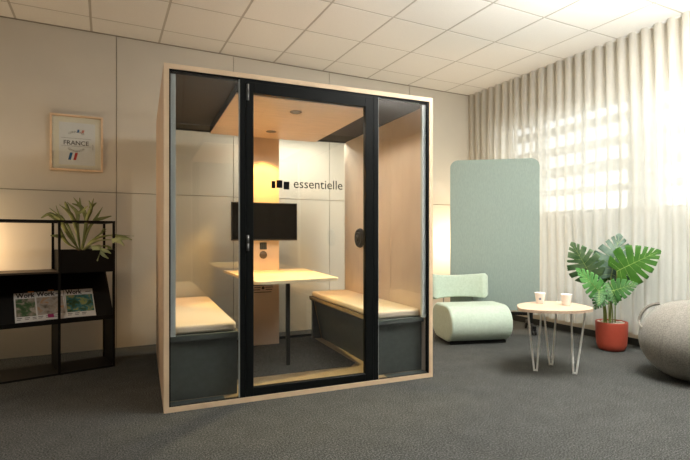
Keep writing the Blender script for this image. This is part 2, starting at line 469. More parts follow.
# hinged glass door
d = MB(); d.box(.504, .554, 0, .04, .036, 2.098, .002, 1); d.box(1.370, 1.436, 0, .04, .036, 2.098, .002, 1)
d.box(.554, 1.370, 0, .04, 2.028, 2.098, .002, 1); d.box(.554, 1.370, 0, .04, .036, .088, .002, 1)
door = d.obj('door', M['frame_black'], pod)
MB().box(.55, 1.374, .014, .024, .080, 2.036).obj('door_glass', M['glass'], door)
for z in (1.978, .99):
    h = MB(); h.tube([(.516, -.006, z), (.516, -.006, z + .05)], .0055, 10); h.tube([(.516, -.006, z + .053), (.516, -.006, z + .105)], .0055, 10)
    h.box(.508, .524, -.003, 0, z, z + .105); h.obj('hinge', M['chrome'], door)
bm = text_mesh('essentielle', .090, .0, width=.362, center=False)
l = MB(); l.add(bm, Matrix.Translation((.832, .0125, 1.4175)) @ TXZ)

lo = l.obj('lettering', M['decal'], door); lo['label'] = 'black vinyl lettering on door glass'
for x0, x1, z0, z1 in ((.677, .704, 1.409, 1.457), (.711, .752, 1.413, 1.465), (.761, .801, 1.404, 1.457)):
    MB().box(x0, x1, .0115, .0125, z0, z1).obj('logo_square', M['decal'], door)
# hanging canopy, spots
MB().box(.452, 1.474, .06, 1.385, 2.036, 2.098, .002, 1).obj('canopy', M['black'], pod)
MB().box(.452, 1.474, .055, 1.388, 2.026, 2.036).obj('canopy_panel', M['wood'], pod)
for y in (.34, 1.08):
    s = MB(); s.lathe([(.046, 2.026), (.047, 2.0225), (.038, 2.021), (.034, 2.0245)], 32, (.948, y, 0)); so = s.obj('spotlight', M['brass'], pod)
    s = MB(); s.lathe([(.0335, 2.0235), (.0335, 2.0225)], 32, (.948, y, 0)); s.obj('lens', M['bulb'], so)
# service column with sockets and vent
cl = MB().box(.820, 1.107, 1.40, 1.605, .032, 2.098, .002, 1).obj('column', M['wood'], pod)
sk = MB().box(.916, .984, 1.394, 1.401, .957, 1.024, .004, 2).obj('socket_plate', M['rug_black'], cl)
s = MB()
for i in range(3):
    for j in range(3): s.box(.926 + i * .0185, .937 + i * .0185, 1.3925, 1.3945, .966 + j * .0185, .978 + j * .0185)
s.obj('socket_port', M['slate_light'], sk)
s = MB(); s.lathe([(.0005, 0), (.037, 0), (.037, .006), (.033, .008), (0.0005, .008)], 32, caps=False)
sw = s.obj('round_socket', mat('dark_bronze_plate', (.10, .065, .035), .5), cl, loc=(.950, 1.4005, .905), rot=(PI / 2, 0, 0))
v = MB()
for dz, x0, x1 in ((.052, .862, 1.035), (.036, .855, 1.045), (.016, .862, .925), (.016, .970, 1.045), (-.006, .845, .918), (-.006, .975, 1.038), (-.030, .86, 1.03)):
    v.box(x0, x1, 1.3975, 1.4005, .577 + dz - .0035, .577 + dz + .0035)
v.add((lambda t: (bmesh.ops.create_circle(t, cap_ends=True, segments=24, radius=.014), t)[1])(bmesh.new()), Matrix.Translation((.948, 1.397, .588)) @ TXZ)
v.obj('vent_slot', M['rug_black'], cl)
# round black grille on the right lining
g = MB(); g.lathe([(.098, 0), (.098, .012), (.088, .028), (.070, .034), (.070, .024), (.060, .024), (.060, .036), (.045, .038), (.045, .028), (.035, .028), (.035, .039), (.0005, .040)], 40, caps=False)
g.obj('round_grille', M['rug_black'], pod, loc=(PW - T - .008, 1.235, 1.066), rot=(0, -PI / 2, 0))


# ------------------------------------------------------------------ benches inside the booth
def bench(side):
    lab = {'L': 'built-in bench with pale cushion against the left booth side', 'R': 'built-in bench with pale cushion against the right booth side below a round grille'}[side]
    x_in, x_out = (.462, T + .012) if side == 'L' else (1.488, PW - T - .012)
    sg = 1 if x_out > x_in else -1
    lo_, hi_ = min(x_in, x_out), max(x_in, x_out)
    P = Matrix.Translation(POD) @ Matrix.Rotation(PROT, 4, 'Z')
    cx = (lo_ + hi_) / 2
    t = thing('bench_seat', lab, 'bench', P @ Vector((cx, .8, .036)), PROT, 'benches inside the booth')
    L = lambda x: x - cx
    y0, y1, z0 = .055 - .8, 1.60 - .8, -.036
    MB().box(L(lo_), L(hi_), y0, y1, .42 + z0, .458 + z0, .002, 1).obj('seat_board', M['slate_light'], t)
    s = MB(); xe = L(x_in); s.box(min(xe, xe - sg * .004), max(xe, xe - sg * .004), y0 + .01, y1, .432 + z0, .462 + z0); s.obj('seat_edge', M['sill'], t)
    # leaning front panel
    xb = L(x_in + sg * .095); xt = L(x_in + sg * .012)
    p = MB(); q = [(xt, .42 + z0), (xt + sg * .018, .42 + z0), (xb + sg * .018, .002), (xb, .002)]
    t_ = bmesh.new(); A_ = [t_.verts.new((x, y0 + .06, z)) for x, z in q]; B_ = [t_.verts.new((x, y1 - .12, z)) for x, z in q]
    t_.faces.new(A_); t_.faces.new(B_[::-1])
    for i in range(4): t_.faces.new((A_[i], B_[i], B_[(i + 1) % 4], A_[(i + 1) % 4]))
    p.add(t_); p.obj('front_panel', M['slate'], t)
    p = MB(); t_ = bmesh.new(); q = [(xt - sg * .004, .42 + z0), (xt + sg * .004, .42 + z0), (xb + sg * .004, .002), (xb - sg * .004, .002)]
    A_ = [t_.verts.new((x, y1 - .12, z)) for x, z in q]; B_ = [t_.verts.new((x, y1 - .108, z)) for x, z in q]
    t_.faces.new(A_); t_.faces.new(B_[::-1])
    for i in range(4): t_.faces.new((A_[i], B_[i], B_[(i + 1) % 4], A_[(i + 1) % 4]))
    p.add(t_); p.obj('panel_edge', M['sill'], t)
    for ya, yb in ((y0 + .035, y0 + .055), (y1 - .108, y1 - .06)):
        MB().box(L(lo_ + (0 if sg > 0 else 0)), L(hi_), ya, yb, .002, .42 + z0).obj('end_panel', M['slate'], t)
    # cushion: rounded pad
    bmm = bmesh.new(); bmesh.ops.create_cube(bmm, size=1)
    xa, xb_ = (L(lo_) + .004, L(hi_) - .002) if side == 'L' else (L(lo_) + .002, L(hi_) - .004)
    for v in bmm.verts: v.co = Vector(((xa + xb_) / 2 + v.co.x * (xb_ - xa), (y0 + .02 + y1 - .03) / 2 + v.co.y * (y1 - y0 - .05), .4605 + z0 + .027 + v.co.z * .054))
    bmesh.ops.bevel(bmm, geom=[e for e in bmm.edges if abs(e.verts[0].co.z - e.verts[1].co.z) > .01], offset=.055, segments=6, affect='EDGES', profile=.5)
    bmesh.ops.bevel(bmm, geom=[e for e in bmm.edges if abs(e.verts[0].co.z - e.verts[1].co.z) < .001], offset=.022, segments=5, affect='EDGES', profile=.6)
    for f_ in bmm.faces: f_.smooth = True
    m_ = MB(); m_.add(bmm); m_.obj('cushion', M['cushion'], t, autos=True)


bench('L'); bench('R')

# ------------------------------------------------------------------ booth table and screen
PM = Matrix.Translation(POD) @ Matrix.Rotation(PROT, 4, 'Z')
tb = thing('booth_table', 'pale wood booth table with rounded corners and a thin black leg', 'table', PM @ Vector((.968, .62, .04)), PROT)


def rpoly(pts, rads, n=6):
    out = []
    for i, p in enumerate(pts):
        p = Vector(p); a = Vector(pts[i - 1]); b = Vector(pts[(i + 1) % len(pts)]); r = rads[i]
        if r <= 0: out.append(p); continue
        da = (a - p).normalized(); db = (b - p).normalized(); p0 = p + da * r; p1 = p + db * r
        for k in range(n + 1):
            t = k / n; out.append(p0 * (1 - t) ** 2 + p * 2 * t * (1 - t) + p1 * t * t)
    return out


tt = MB(); oy = .62; ox = .968; zt = .757 - .04
tt.prism([(p.x - ox, p.y - oy) for p in rpoly([(.636, .265), (1.318, .37), (1.400, 1.598), (.600, 1.598)], [.07, .04, .02, .02])], zt - .022, zt, .003, 2)
tt.obj('tabletop', M['wood_x'], tb)
MB().box(-.015, .015, -.012, .018, 0, zt - .022, .001, 1).obj('leg', M['black'], tb)
MB().box(-.05, .05, -.05, .05, zt - .028, zt - .022).obj('mounting_plate', M['black'], tb)

tv = thing('television_screen', 'wide black television mounted on the booth column above the table', 'television', PM @ Vector((.957, 1.40, 1.225)), PROT)
MB().box(-.318, .318, -.052, -.022, -.180, .180, .004, 2).obj('casing', M['rug_black'], tv)
MB().box(-.310, .310, -.0535, -.0515, -.168, .172).obj('screen', M['screen'], tv)
MB().box(-.09, .09, -.022, -.001, -.10, .10).obj('wall_bracket', M['black'], tv)
MB().box(-.318, .318, -.0545, -.052, -.182, -.176).obj('bottom_bezel', M['brass'], tv)

# ------------------------------------------------------------------ picture on the back wall
pc = thing('framed_certificate', 'light oak framed certificate with cream mount hanging on back wall', 'picture', (-4.320, -.002, 1.954))
hw, hh, fw = .217, .260, .018
f = MB()
for x0, x1, z0, z1 in ((-hw, hw, hh - fw, hh), (-hw, hw, -hh, -hh + fw), (-hw, -hw + fw, -hh + fw, hh - fw), (hw - fw, hw, -hh + fw, hh - fw)): f.box(x0, x1, -.030, 0, z0, z1, .001, 1)
f.obj('frame', M['oak_frame'], pc)
mtb = MB().box(-hw + fw, hw - fw, -.012, -.002, -hh + fw, hh - fw).obj('mount', M['mat_board'], pc)
pr = MB().box(-.145, .150, -.0135, -.012, -.205, .190).obj('print', M['paper'], pc)
t = MB(); t.add(text_mesh('FRANCE', .058, .0006, width=.205), Matrix.Translation((-.005, -.0142, -.018)) @ TXZ); t.obj('print_title', M['ink'], pr)
t = MB(); C0 = Matrix.Translation((-.005, -.0142, .010)) @ TXZ
t.add(text_mesh('ORIGINE', .024, .0, width=.125, arc=(.088, 1)), C0)
t.add(text_mesh('GARANTIE', .024, .0, width=.155, arc=(.094, -1)), C0)
for z in (.043, -.030): t.box(-.13, .115, -.0142, -.0138, z, z + .0022)
t.add(text_mesh('AFNOR', .012, 0, width=.05), Matrix.Translation((.135, -.0142, -.03)) @ TXZ @ Matrix.Rotation(PI / 2, 4, 'Z'))
t.obj('print_lettering', M['ink_soft'], pr)


def slant(x, z, w_, h_, k, name, m):
    b_ = MB(); t_ = bmesh.new(); q = [(x, z), (x + w_, z), (x + w_ + k, z + h_), (x + k, z + h_)]
    A_ = [t_.verts.new((a, -.0146, b2)) for a, b2 in q]; B_ = [t_.verts.new((a, -.0136, b2)) for a, b2 in q]
    t_.faces.new(A_); t_.faces.new(B_[::-1])
    for i in range(4): t_.faces.new((A_[i], B_[i], B_[(i + 1) % 4], A_[(i + 1) % 4]))
    b_.add(t_); return b_.obj(name, m, pr)


slant(-.072, -.158, .022, .068, .016, 'blue_stripe', M['flag_blue']); slant(-.030, -.158, .022, .068, .016, 'red_stripe', M['flag_red'])
slant(.000, .100, .016, .028, .005, 'blue_stripe', M['flag_blue']); slant(.034, .098, .020, .028, .008, 'red_stripe', M['flag_pink'])
MB().box(-hw + fw, hw - fw, -.020, -.018, -hh + fw, hh - fw).obj('glazing', M['winglass'], pc)

# ------------------------------------------------------------------ black shelf unit
SH = Vector((-4.010, -.712, 0)); SR = R(11.7); SD = .375
sh = thing('display_shelf', 'open black steel shelf unit with planter box and sloping magazine board', 'shelf', SH, SR)
XS = [-1.208, -.402, 0.0]
bar = .018
for i, x in enumerate(XS):
    for y in (0, SD - bar):
        m = MB().box(x - bar if x == 0 else x - bar / 2, x if x == 0 else x + bar / 2, y, y + bar, .012, 1.212, .001, 1); m.obj('post', M['shelf_black'], sh)
r = MB().box(XS[0], 0, 0, bar, 1.194, 1.212).obj('top_rail', M['shelf_black'], sh)
MB().box(XS[0], 0, SD - bar, SD, 1.194, 1.212).obj('top_rail', M['shelf_black'], sh)
MB().box(-bar, 0, bar, SD - bar, 1.194, 1.212).obj('top_rail', M['shelf_black'], sh)
MB().box(XS[0] - .01, -.402, 0, SD, .795, .811, .001, 1).obj('shelf_board', mat('dark_brown_shelf_board', (.05, .035, .022), .5), sh)
MB().box(XS[0] - .01, 0, 0, SD, 0, .014, .001, 1).obj('base_plate', M['shelf_black'], sh)
for x in (-.402, -.002): MB().box(x - .008, x, bar, SD - bar, .014, .405).obj('side_panel', M['shelf_black'], sh)
for x in (-.002,):
    p = MB(); t_ = bmesh.new(); q = [(.03, .405), (SD - bar, .405), (SD - bar, .79), (.345, .79)]
    A_ = [t_.verts.new((x, a, b)) for a, b in q]; B_ = [t_.verts.new((x - .008, a, b)) for a, b in q]
    t_.faces.new(A_); t_.faces.new(B_[::-1])
    for i in range(4): t_.faces.new((A_[i], B_[i], B_[(i + 1) % 4], A_[(i + 1) % 4]))
    p.add(t_); p.obj('gusset', M['shelf_black'], sh)
MB().box(XS[0], -.415, SD - .030, SD - .022, .811, 1.194).obj('back_panel', mat('cream_back_panel', (.80, .74, .62), .7), sh)
# sloping board: from (y .03, z .425) up to (y .35, z .79)
sl = math.atan2(.79 - .425, .32)
bl = math.hypot(.32, .365)
S = Matrix.Translation((0, .030, .425)) @ Matrix.Rotation(sl, 4, 'X')
MB().box(XS[0], -.012, 0, bl, -.010, 0, mx=S).obj('sloping_board', M['shelf_black'], sh)
MB().box(XS[0], 0, .004, .045, .400, .416).obj('ledge', M['shelf_black'], sh)
MB().box(XS[0], 0, .0, .006, .400, .436).obj('ledge_lip', M['shelf_black'], sh)
# planter
pb = MB(); px0, px1, py0, py1, pz0, pz1 = -.392, -.001, .001, SD - .001, .792, .972
pb.box(px0, px1, py0, py0 + .006, pz0, pz1); pb.box(px0, px1, py1 - .006, py1, pz0, pz1); pb.box(px0, px0 + .006, py0, py1, pz0, pz1); pb.box(px1 - .006, px1, py0, py1, pz0, pz1); pb.box(px0, px1, py0, py1, pz0, pz0 + .006)
pbo = pb.obj('planter_box', M['shelf_black'], sh)
MB().box(px0 + .006, px1 - .006, py0 + .006, py1 - .006, pz0 + .006, pz1 - .012).obj('soil', M['soil'], pbo)

# magazines
SM = Matrix.Translation(SH) @ Matrix.Rotation(SR, 4, 'Z') @ S
SMr = SM.to_euler()
mags = [(-.685, .195, 'photo_a', 'magazine with garden cover photo, leftmost on the sloping black board', .000, 0),
        (-.548, .200, 'photo_b', 'magazine with pale interior cover photo, middle of the three behind the post', .0045, .006),
        (-.350, .212, 'photo_c', 'magazine with green and turquoise pool cover photo, rightmost on sloping board', .009, -.012)]
for x, wd, ph, lab, lift, tilt in mags:
    g = thing('magazine', lab, 'magazine', SM @ Vector((x, .008, .0005 + lift)), 0, 'magazines on the sloping display board')
    g.rotation_euler = (SM @ Matrix.Rotation(tilt, 4, 'Z')).to_euler()
    hgt = .272
    MB().box(0, wd, 0, hgt, 0, .0035, .0008, 1).obj('cover', M['cover'], g)
    MB().box(.010, wd - .008, .050, .215, .0035, .0039).obj('cover_photo', M[ph], g)
    t = MB(); t.add(text_mesh('Work', .060, .0022, width=.128 if ph != 'photo_c' else .118, center=False), Matrix.Translation((.012, .226, .0037))); t.obj('title', M['ink'], g)
    t = MB(); t.mi = 0
    for k in range(3): t.box(.012 + .05 * k, .045 + .05 * k, .034, .040, .0035, .0039); t.box(.012 + .05 * k, .038 + .05 * k, .020, .025, .0035, .0039)
    t.obj('cover_lettering', M['ink_soft'], g)
    MB().box(wd - .055, wd - .015, .240, .247, .0035, .0039).obj('issue_line', M['ink_soft'], g)
    if ph == 'photo_b': MB().box(.075, .115, .018, .05, .0039, .0043).obj('badge', M['magenta'], g)
    if ph != 'photo_c': MB().box(.095, .135, hgt, hgt + .012, .0005, .003).obj('index_tab', M['tab'], g)


# ------------------------------------------------------------------ ribbons: staghorn fern fronds
def bez(pts, n):
    """Catmull-Rom through pts"""
    pts = [Vector(p) for p in pts]; P_ = [pts[0] * 2 - pts[1]] + pts + [pts[-1] * 2 - pts[-2]]; out = []
    for i in range(len(pts) - 1):
        a, b, c_, d_ = P_[i:i + 4]
        for k in range(n):
            t = k / n; out.append(.5 * ((2 * b) + (c_ - a) * t + (2 * a - 5 * b + 4 * c_ - d_) * t * t + (3 * b - a - 3 * c_ + d_) * t ** 3))
    out.append(pts[-1]); return out


def ribbon(mb, pts, widths, side, n=6, th=.0025, cup=.25):
    cs = bez(pts, n); m = len(cs) - 1; L_ = []
    for i, p in enumerate(cs):
        t = i / m * (len(widths) - 1); k = min(int(t), len(widths) - 2); w_ = widths[k] + (widths[k + 1] - widths[k]) * (t - k)
        d = (cs[min(i + 1, m)] - cs[max(i - 1, 0)]).normalized(); s_ = side - d * side.dot(d)
        s_ = s_.normalized() if s_.length > .05 else d.orthogonal().normalized(); nn = d.cross(s_)
        L_.append([p - s_ * w_ + nn * w_ * cup, p - nn * th, p + s_ * w_ + nn * w_ * cup, p + nn * th, p - s_ * w_ + nn * w_ * cup])
    mb.grid(L_)


SPOTP = at(81, 251, 4.13)   # foot of the fern, in the planter
fern = thing('staghorn_fern', 'green staghorn fern with forked antler fronds growing in black planter', 'plant', at(81, 252.5, 4.13), 0)
base = fern.location.copy()
fr_list = [  # pixel path of each frond with its own depth, half widths, pale?, forks
    ([(80, 250, 4.13), (76, 228, 4.10), (70, 214, 4.04), (59, 204.5, 3.98)], [.006, .017, .020, .002], 0, [((70, 214, 4.04), (66, 205, 4.05), (65, 201.5, 4.04))]),
    ([(80, 250, 4.13), (77, 226, 4.18), (77, 213, 4.22), (67, 202, 4.27)], [.006, .016, .018, .002], 0, [((77, 214, 4.22), (82, 211, 4.22), (88, 206, 4.21))]),
    ([(81, 250, 4.15), (86, 225, 4.22), (83, 210, 4.28), (73.5, 197.5, 4.34)], [.006, .014, .018, .002], 0, []),
    ([(82, 250, 4.13), (86, 222, 4.12), (90, 211, 4.08), (93.5, 198.5, 4.05)], [.006, .014, .017, .002], 0, []),
    ([(82, 250, 4.15), (88, 230, 4.21), (95, 219, 4.27), (102.6, 207, 4.33)], [.006, .013, .017, .002], 0, [((94, 220, 4.27), (102, 218.5, 4.28), (111.5, 216, 4.30))]),
    ([(79, 250, 4.13), (69, 236, 4.05), (62, 224, 4.00), (59, 217, 3.96)], [.006, .018, .020, .003], 0, [((62, 224, 4.00), (56, 219, 3.96), (46, 214, 3.92)), ((60, 219, 3.96), (50, 214, 3.94), (41, 218, 3.91))]),
    ([(79, 250, 4.12), (68, 244, 4.05), (62, 236, 4.01), (59.5, 226, 3.96)], [.006, .015, .019, .004], 0, [((62, 237, 4.01), (57, 236, 3.96), (50.5, 235.5, 3.93))]),
    ([(78, 250, 4.15), (72, 235, 4.22), (64, 220, 4.30), (48, 207, 4.38)], [.005, .010, .009, .0015], 0, []),
    ([(84, 250, 4.13), (93, 240, 4.08), (110, 235.5, 4.04), (134, 236, 4.01)], [.006, .010, .011, .0015], 0, [((112, 235.5, 4.04), (124, 237, 4.01), (132, 240, 4.00))]),
    ([(84, 250, 4.12), (94, 242, 4.04), (110, 240, 3.98), (119, 240.5, 3.96)], [.006, .016, .018, .006], 1, [((116, 240, 3.96), (121, 242, 3.95), (124.5, 246, 3.94)), ((112, 241, 3.96), (120, 239, 3.95), (131, 239, 3.95))]),
    ([(84, 250, 4.13), (94, 239, 4.19), (101, 233, 4.24), (106.5, 229, 4.27)], [.005, .010, .010, .002], 0, []),
    ([(83, 250, 4.10), (91, 246, 3.98), (97, 248, 3.92), (99, 254, 3.91)], [.010, .022, .034, .024], 1, [((95, 250, 3.91), (92, 254, 3.90), (88, 258, 3.89)), ((98, 252, 3.91), (97.5, 257, 3.90), (97.5, 261, 3.89)), ((100, 251, 3.91), (104, 255, 3.90), (108.5, 258.5, 3.89)), ((101, 250, 3.91), (107, 251, 3.90), (111, 253.5, 3.89))]),
    ([(86, 249, 4.15), (100, 246, 4.18), (109, 247, 4.19), (113.5, 256, 4.18)], [.005, .009, .008, .003], 0, []),
]
for path, wd, pale, forks in fr_list:
    mb = MB(); P3 = [at(*p) - base for p in path]
    ribbon(mb, P3, [w_ * 1.05 for w_ in wd], RT)
    if not forks and not pale:      # antler tines near the tip
        a_, b_, c_ = path[-2], path[-1], path[-3]
        for sg in (-1, 1):
            m_ = tuple(a_[i] * .7 + b_[i] * .3 for i in range(3)); du, dv = b_[0] - a_[0], b_[1] - a_[1]
            t_ = (m_[0] + .45 * du + sg * .30 * dv * -1, m_[1] + .45 * dv + sg * .30 * du, m_[2] + sg * .03)
            forks = forks + [(a_, m_, t_)]
    for fk in forks:
        F3 = [at(*p) - base for p in fk]; ribbon(mb, F3, [.020 if pale else .013, .015, .004], RT if abs(fk[-1][0] - fk[0][0]) < 6 else UP, 5)
    mb.obj('frond', M['frond_pale'] if pale else M['frond'], fern)
mb = MB()
for k in range(7):
    a = k * .9; mb.tube([(0, 0, -.03), (.012 * math.cos(a), .012 * math.sin(a), .01), (.03 * math.cos(a), .03 * math.sin(a), .03)], [.006, .005, .003], 6)
mb.lathe([(.028, -.03), (.03, 0), (.018, .012), (.002, .016)], 14)
mb.obj('root_crown', M['root'], fern)

# ------------------------------------------------------------------ mint lounge chair
CH = Vector((*(CAM + FW * 5.04 + RT * 1.305).xy, 0)); CR = -R(17)
ch = thing('lounge_chair', 'low mint green lounge chair with rounded seat and floating backrest', 'chair', CH, CR)


def rrect(hx, hz, r, n=7, cz=0):
    out = []
    for cx_, cz_, a0 in ((hx - r, hz - r, 0), (-hx + r, hz - r, 90), (-hx + r, -hz + r, 180), (hx - r, -hz + r, 270)):
        for k in range(n + 1): a = R(a0 + 90 * k / n); out.append((cx_ + r * math.cos(a), cz + cz_ + r * math.sin(a)))
    return out


# seat: rounded side profile carried along x with swollen ends
sw_, sd_, shh = .325, .285, .180
rings = []; nx = 28; er = .022
for i in range(nx + 1):
    tt_ = -1 + 2 * i / nx
    x = sw_ * math.sin(tt_ * PI / 2) if False else sw_ * tt_
    dd = max(0, abs(x) - (sw_ - er)); ins = er - math.sqrt(max(er * er - dd * dd, 0))
    rings.append((x, ins))
xs_ = [-sw_ + er - er * math.cos(R(a)) for a in range(0, 91, 10)]; rings = [(x, er - math.sqrt(max(0, er * er - (x + sw_ - er) ** 2))) for x in xs_]
rings = rings + [(-x, ins) for x, ins in reversed(rings)]
mb = MB(); vr = []
for x, ins in rings:
    pr_ = rrect(sd_ - ins, shh - ins, .174 - ins, 12, 0); vr.append([mb.bm.verts.new((x, p[0] - .06, p[1] + .203)) for p in pr_])
for a, b in zip(vr, vr[1:]):
    for k in range(len(a)): mb.bm.faces.new((a[k], a[(k + 1) % len(a)], b[(k + 1) % len(a)], b[k]))
mb.bm.faces.new(vr[0][::-1]); mb.bm.faces.new(vr[-1])
mb.obj('seat', M['mint'], ch, autos=True)
MB().box(-.30, .30, -.24, .10, 0, .034, .004, 1).obj('plinth', M['black'], ch)
# backrest: a bowed padded slab
mb = MB(); vr = []; na = 26
for i in range(na + 1):
    t = -1 + 2 * i / na; x = .325 * t - .025; y = .29 - .125 * abs(t) ** 2.2; edge = max(0, abs(t) - .94) / .06
    ins = .03 * (1 - math.sqrt(max(0, 1 - edge * edge))); hz = .138 - ins; th = .048 - ins
    dy = -.2 * t * abs(t) ** .4; n_ = Vector((-dy * -1, 1, 0)).normalized() if False else Vector((.75 * t * abs(t) ** .3, 1, 0)).normalized()
    vr.append([mb.bm.verts.new((x + n_.x * p[0], y + n_.y * p[0] + .05 * p[1], .540 + p[1] - .030 * (1 - t * t) * (1 if p[1] > 0 else -.3))) for p in rrect(th, hz, min(.02, th * .9), 5)])
for a, b in zip(vr, vr[1:]):
    for k in range(len(a)): mb.bm.faces.new((a[k], a[(k + 1) % len(a)], b[(k + 1) % len(a)], b[k]))
mb.bm.faces.new(vr[0][::-1]); mb.bm.faces.new(vr[-1])
mb.obj('backrest', M['mint'], ch, smooth=True)
for x in (-.17, .17): MB().tube([(x, .17, .25), (x, .27, .30), (x, .27, .45)], .007, 10).obj('support_rod', M['chrome'], ch)

# ------------------------------------------------------------------ mobile acoustic screen
A0 = at(450.2, 235, 5.55); A1 = at(539.3, 235, 5.36)
wv = Vector((A1.x - A0.x, A1.y - A0.y, 0)); WID = wv.length; WR = math.atan2(wv.y, wv.x)
ms = thing('mobile_screen', 'large sage green fabric screen on black castors behind the lounge chair', 'screen', ((A0.x + A1.x) / 2, (A0.y + A1.y) / 2, 0), WR)
hz0, hz1 = .245, 1.960
out = rrect(WID / 2, (hz1 - hz0) / 2, .085, 8, (hz0 + hz1) / 2)
mb = MB(); mb.prism(out, -.02, .02, .008, 3, mx=Matrix.Rotation(PI / 2, 4, 'X')); mb.obj('panel', M['panel_green'], ms)
for x in (-.40, .40):
    ft = MB(); ft.box(x - .02, x + .02, -.205, .235, .075, .105, .004, 1); ft.box(x - .018, x + .018, -.018, .018, .1, .26); fo = ft.obj('foot', M['black'], ms)
    for y in (-.18, .21):
        cs = MB(); cs.tube([(x, y, .045), (x, y, .085)], .009, 8); cs.box(x - .024, x + .024, y - .012, y + .03, .05, .074, .006, 2)
        for dx in (-.019, .019): cs.tube([(x + dx - .010, y + .012, .0325), (x + dx + .010, y + .012, .0325)], .032, 20)
        cs.obj('castor', M['rug_black'], fo)
MB().box(-.40, .40, -.012, .012, .19, .225).obj('cross_bar', M['black'], ms)

# ------------------------------------------------------------------ side table with hairpin legs
TZ = .528
tips = [(517, 305.2), (560, 311.3), (592, 308.2), (550, 301)]
L0 = at(535.5, 371, 3.84); L1 = at(551, 365, 4.015); L2 = at(575, 374, 3.755)
tc = Vector((-.845, -2.440, 0))
st = thing('side_table', 'small rounded triangular wooden side table on white hairpin legs', 'table', tc, 0)


def onz(u, v, z):
    d = FW + RT * ((u - 345) / FPX) + UP * ((HY - v) / FPX); k = (z - CAM.z) / d.z; return CAM + d * k


def closed(pts, n=8):
    pts = [Vector(p) for p in pts]; m = len(pts); out = []
    for i in range(m):
        a, b, c_, d_ = pts[i - 1], pts[i], pts[(i + 1) % m], pts[(i + 2) % m]
        for k in range(n):
            t = k / n; out.append(.5 * ((2 * b) + (c_ - a) * t + (2 * a - 5 * b + 4 * c_ - d_) * t * t + (3 * b - a - 3 * c_ + d_) * t ** 3))
    return out


rim = [onz(u, v, TZ) - tc for u, v in [(517.3, 305.5), (521, 308.6), (537, 310.2), (560, 310.8), (580, 310.6), (592.3, 308.9), (590.5, 306.8), (577, 303.4), (562, 301.6), (545, 300.9), (528, 302.2), (519, 303.8)]]
mb = MB(); mb.prism([(p.x, p.y) for p in closed([(p.x, p.y, 0) for p in rim])], TZ - .022, TZ, .002, 1); mb.obj('tabletop', M['side_top'], st)
for Lp, spread in ((L0, None), (L1, None), (L2, None)):
    q = Vector((Lp.x, Lp.y, 0)) - tc; u = q.normalized(); s_ = (RT * .94 - FW * .34); top = q * .98 + (RT * .03 if Lp is L2 else RT * -.01)
    mb = MB(); a = top + s_ * .052 + UP * (TZ - .024); b = top - s_ * .052 + UP * (TZ - .024)
    mb.tube(bez([a, q + s_ * .0125 + UP * .03, q + s_ * .008 + UP * .012, q + UP * .0065, q - s_ * .008 + UP * .012, q - s_ * .0125 + UP * .03, b], 5), .0072, 8)
    t_ = mb.box(-.065, .065, -.03, .03, TZ - .026, TZ - .022, mx=Matrix.Translation(top) @ Matrix.Rotation(math.atan2(s_.y, s_.x), 4, 'Z'))
    mb.obj('leg', M['white_metal'], st)


def cup(u, v, d, lab, mark):
    p = onz(u, v, TZ); g = thing('paper_cup', lab, 'cup', (p.x, p.y, TZ), 0, 'paper cups on the side table')
    mb = MB(); mb.lathe([(.0005, .002), (.024, .002), (.025, .0), (.0275, .0), (.030, .012), (.0395, .072), (.0425, .086), (.0435, .090), (.0405, .090), (.038, .080), (.028, .012), (.0005, .010)], 32, caps=False)
    mb.obj('cup_body', M['ceramic'], g)
    if mark:
        dr = (CAM - p); a = math.atan2(dr.y, dr.x); mb = MB()
        for da, z in ((-.16, .04), (.02, .044), (.18, .04)):
            rr = .030 + (z - .012) / .06 * .0095 + .0006
            mb.box(-.0008, .0008, -.0028, .0028, -.008, .008, mx=Matrix.Translation((rr * math.cos(a + da), rr * math.sin(a + da), z)) @ Matrix.Rotation(a + da, 4, 'Z'))
        mb.obj('cup_print', M['print_blue'], g)


cup(540, 303.4, 0, 'white paper cup with small blue mark, left on the side table', True)
cup(566.3, 305.3, 0, 'plain white paper cup, right on the side table', False)

# ------------------------------------------------------------------ monstera in red pot
PP = at(611.5, 335, 4.555); PP.z = 0
mo = thing('potted_monstera', 'split leaf monstera in a brick red pot in front of the curtain', 'plant', PP, 0)
mb = MB(); mb.lathe([(.0005, 0), (.088, 0), (.108, .008), (.122, .030), (.130, .065), (.136, .15), (.139, .262), (.138, .272), (.131, .272), (.129, .24), (.0005, .24)], 48, caps=False)
mb.obj('pot', M['red_pot'], mo)
mb = MB(); rnd = random.Random(2); mb.lathe([(.0005, .262), (.06, .261), (.126, .252)], 32, caps=False)
for k in range(90):
    a = rnd.uniform(0, 2 * PI); r = .118 * math.sqrt(rnd.random()); t_ = bmesh.new(); bmesh.ops.create_icosphere(t_, subdivisions=1, radius=rnd.uniform(.007, .011))
    mb.add(t_, Matrix.Translation((r * math.cos(a), r * math.sin(a), .262)) @ Matrix.Diagonal((1.2, 1, .7, 1)))
mb.obj('pebbles', M['pebble'], mo)


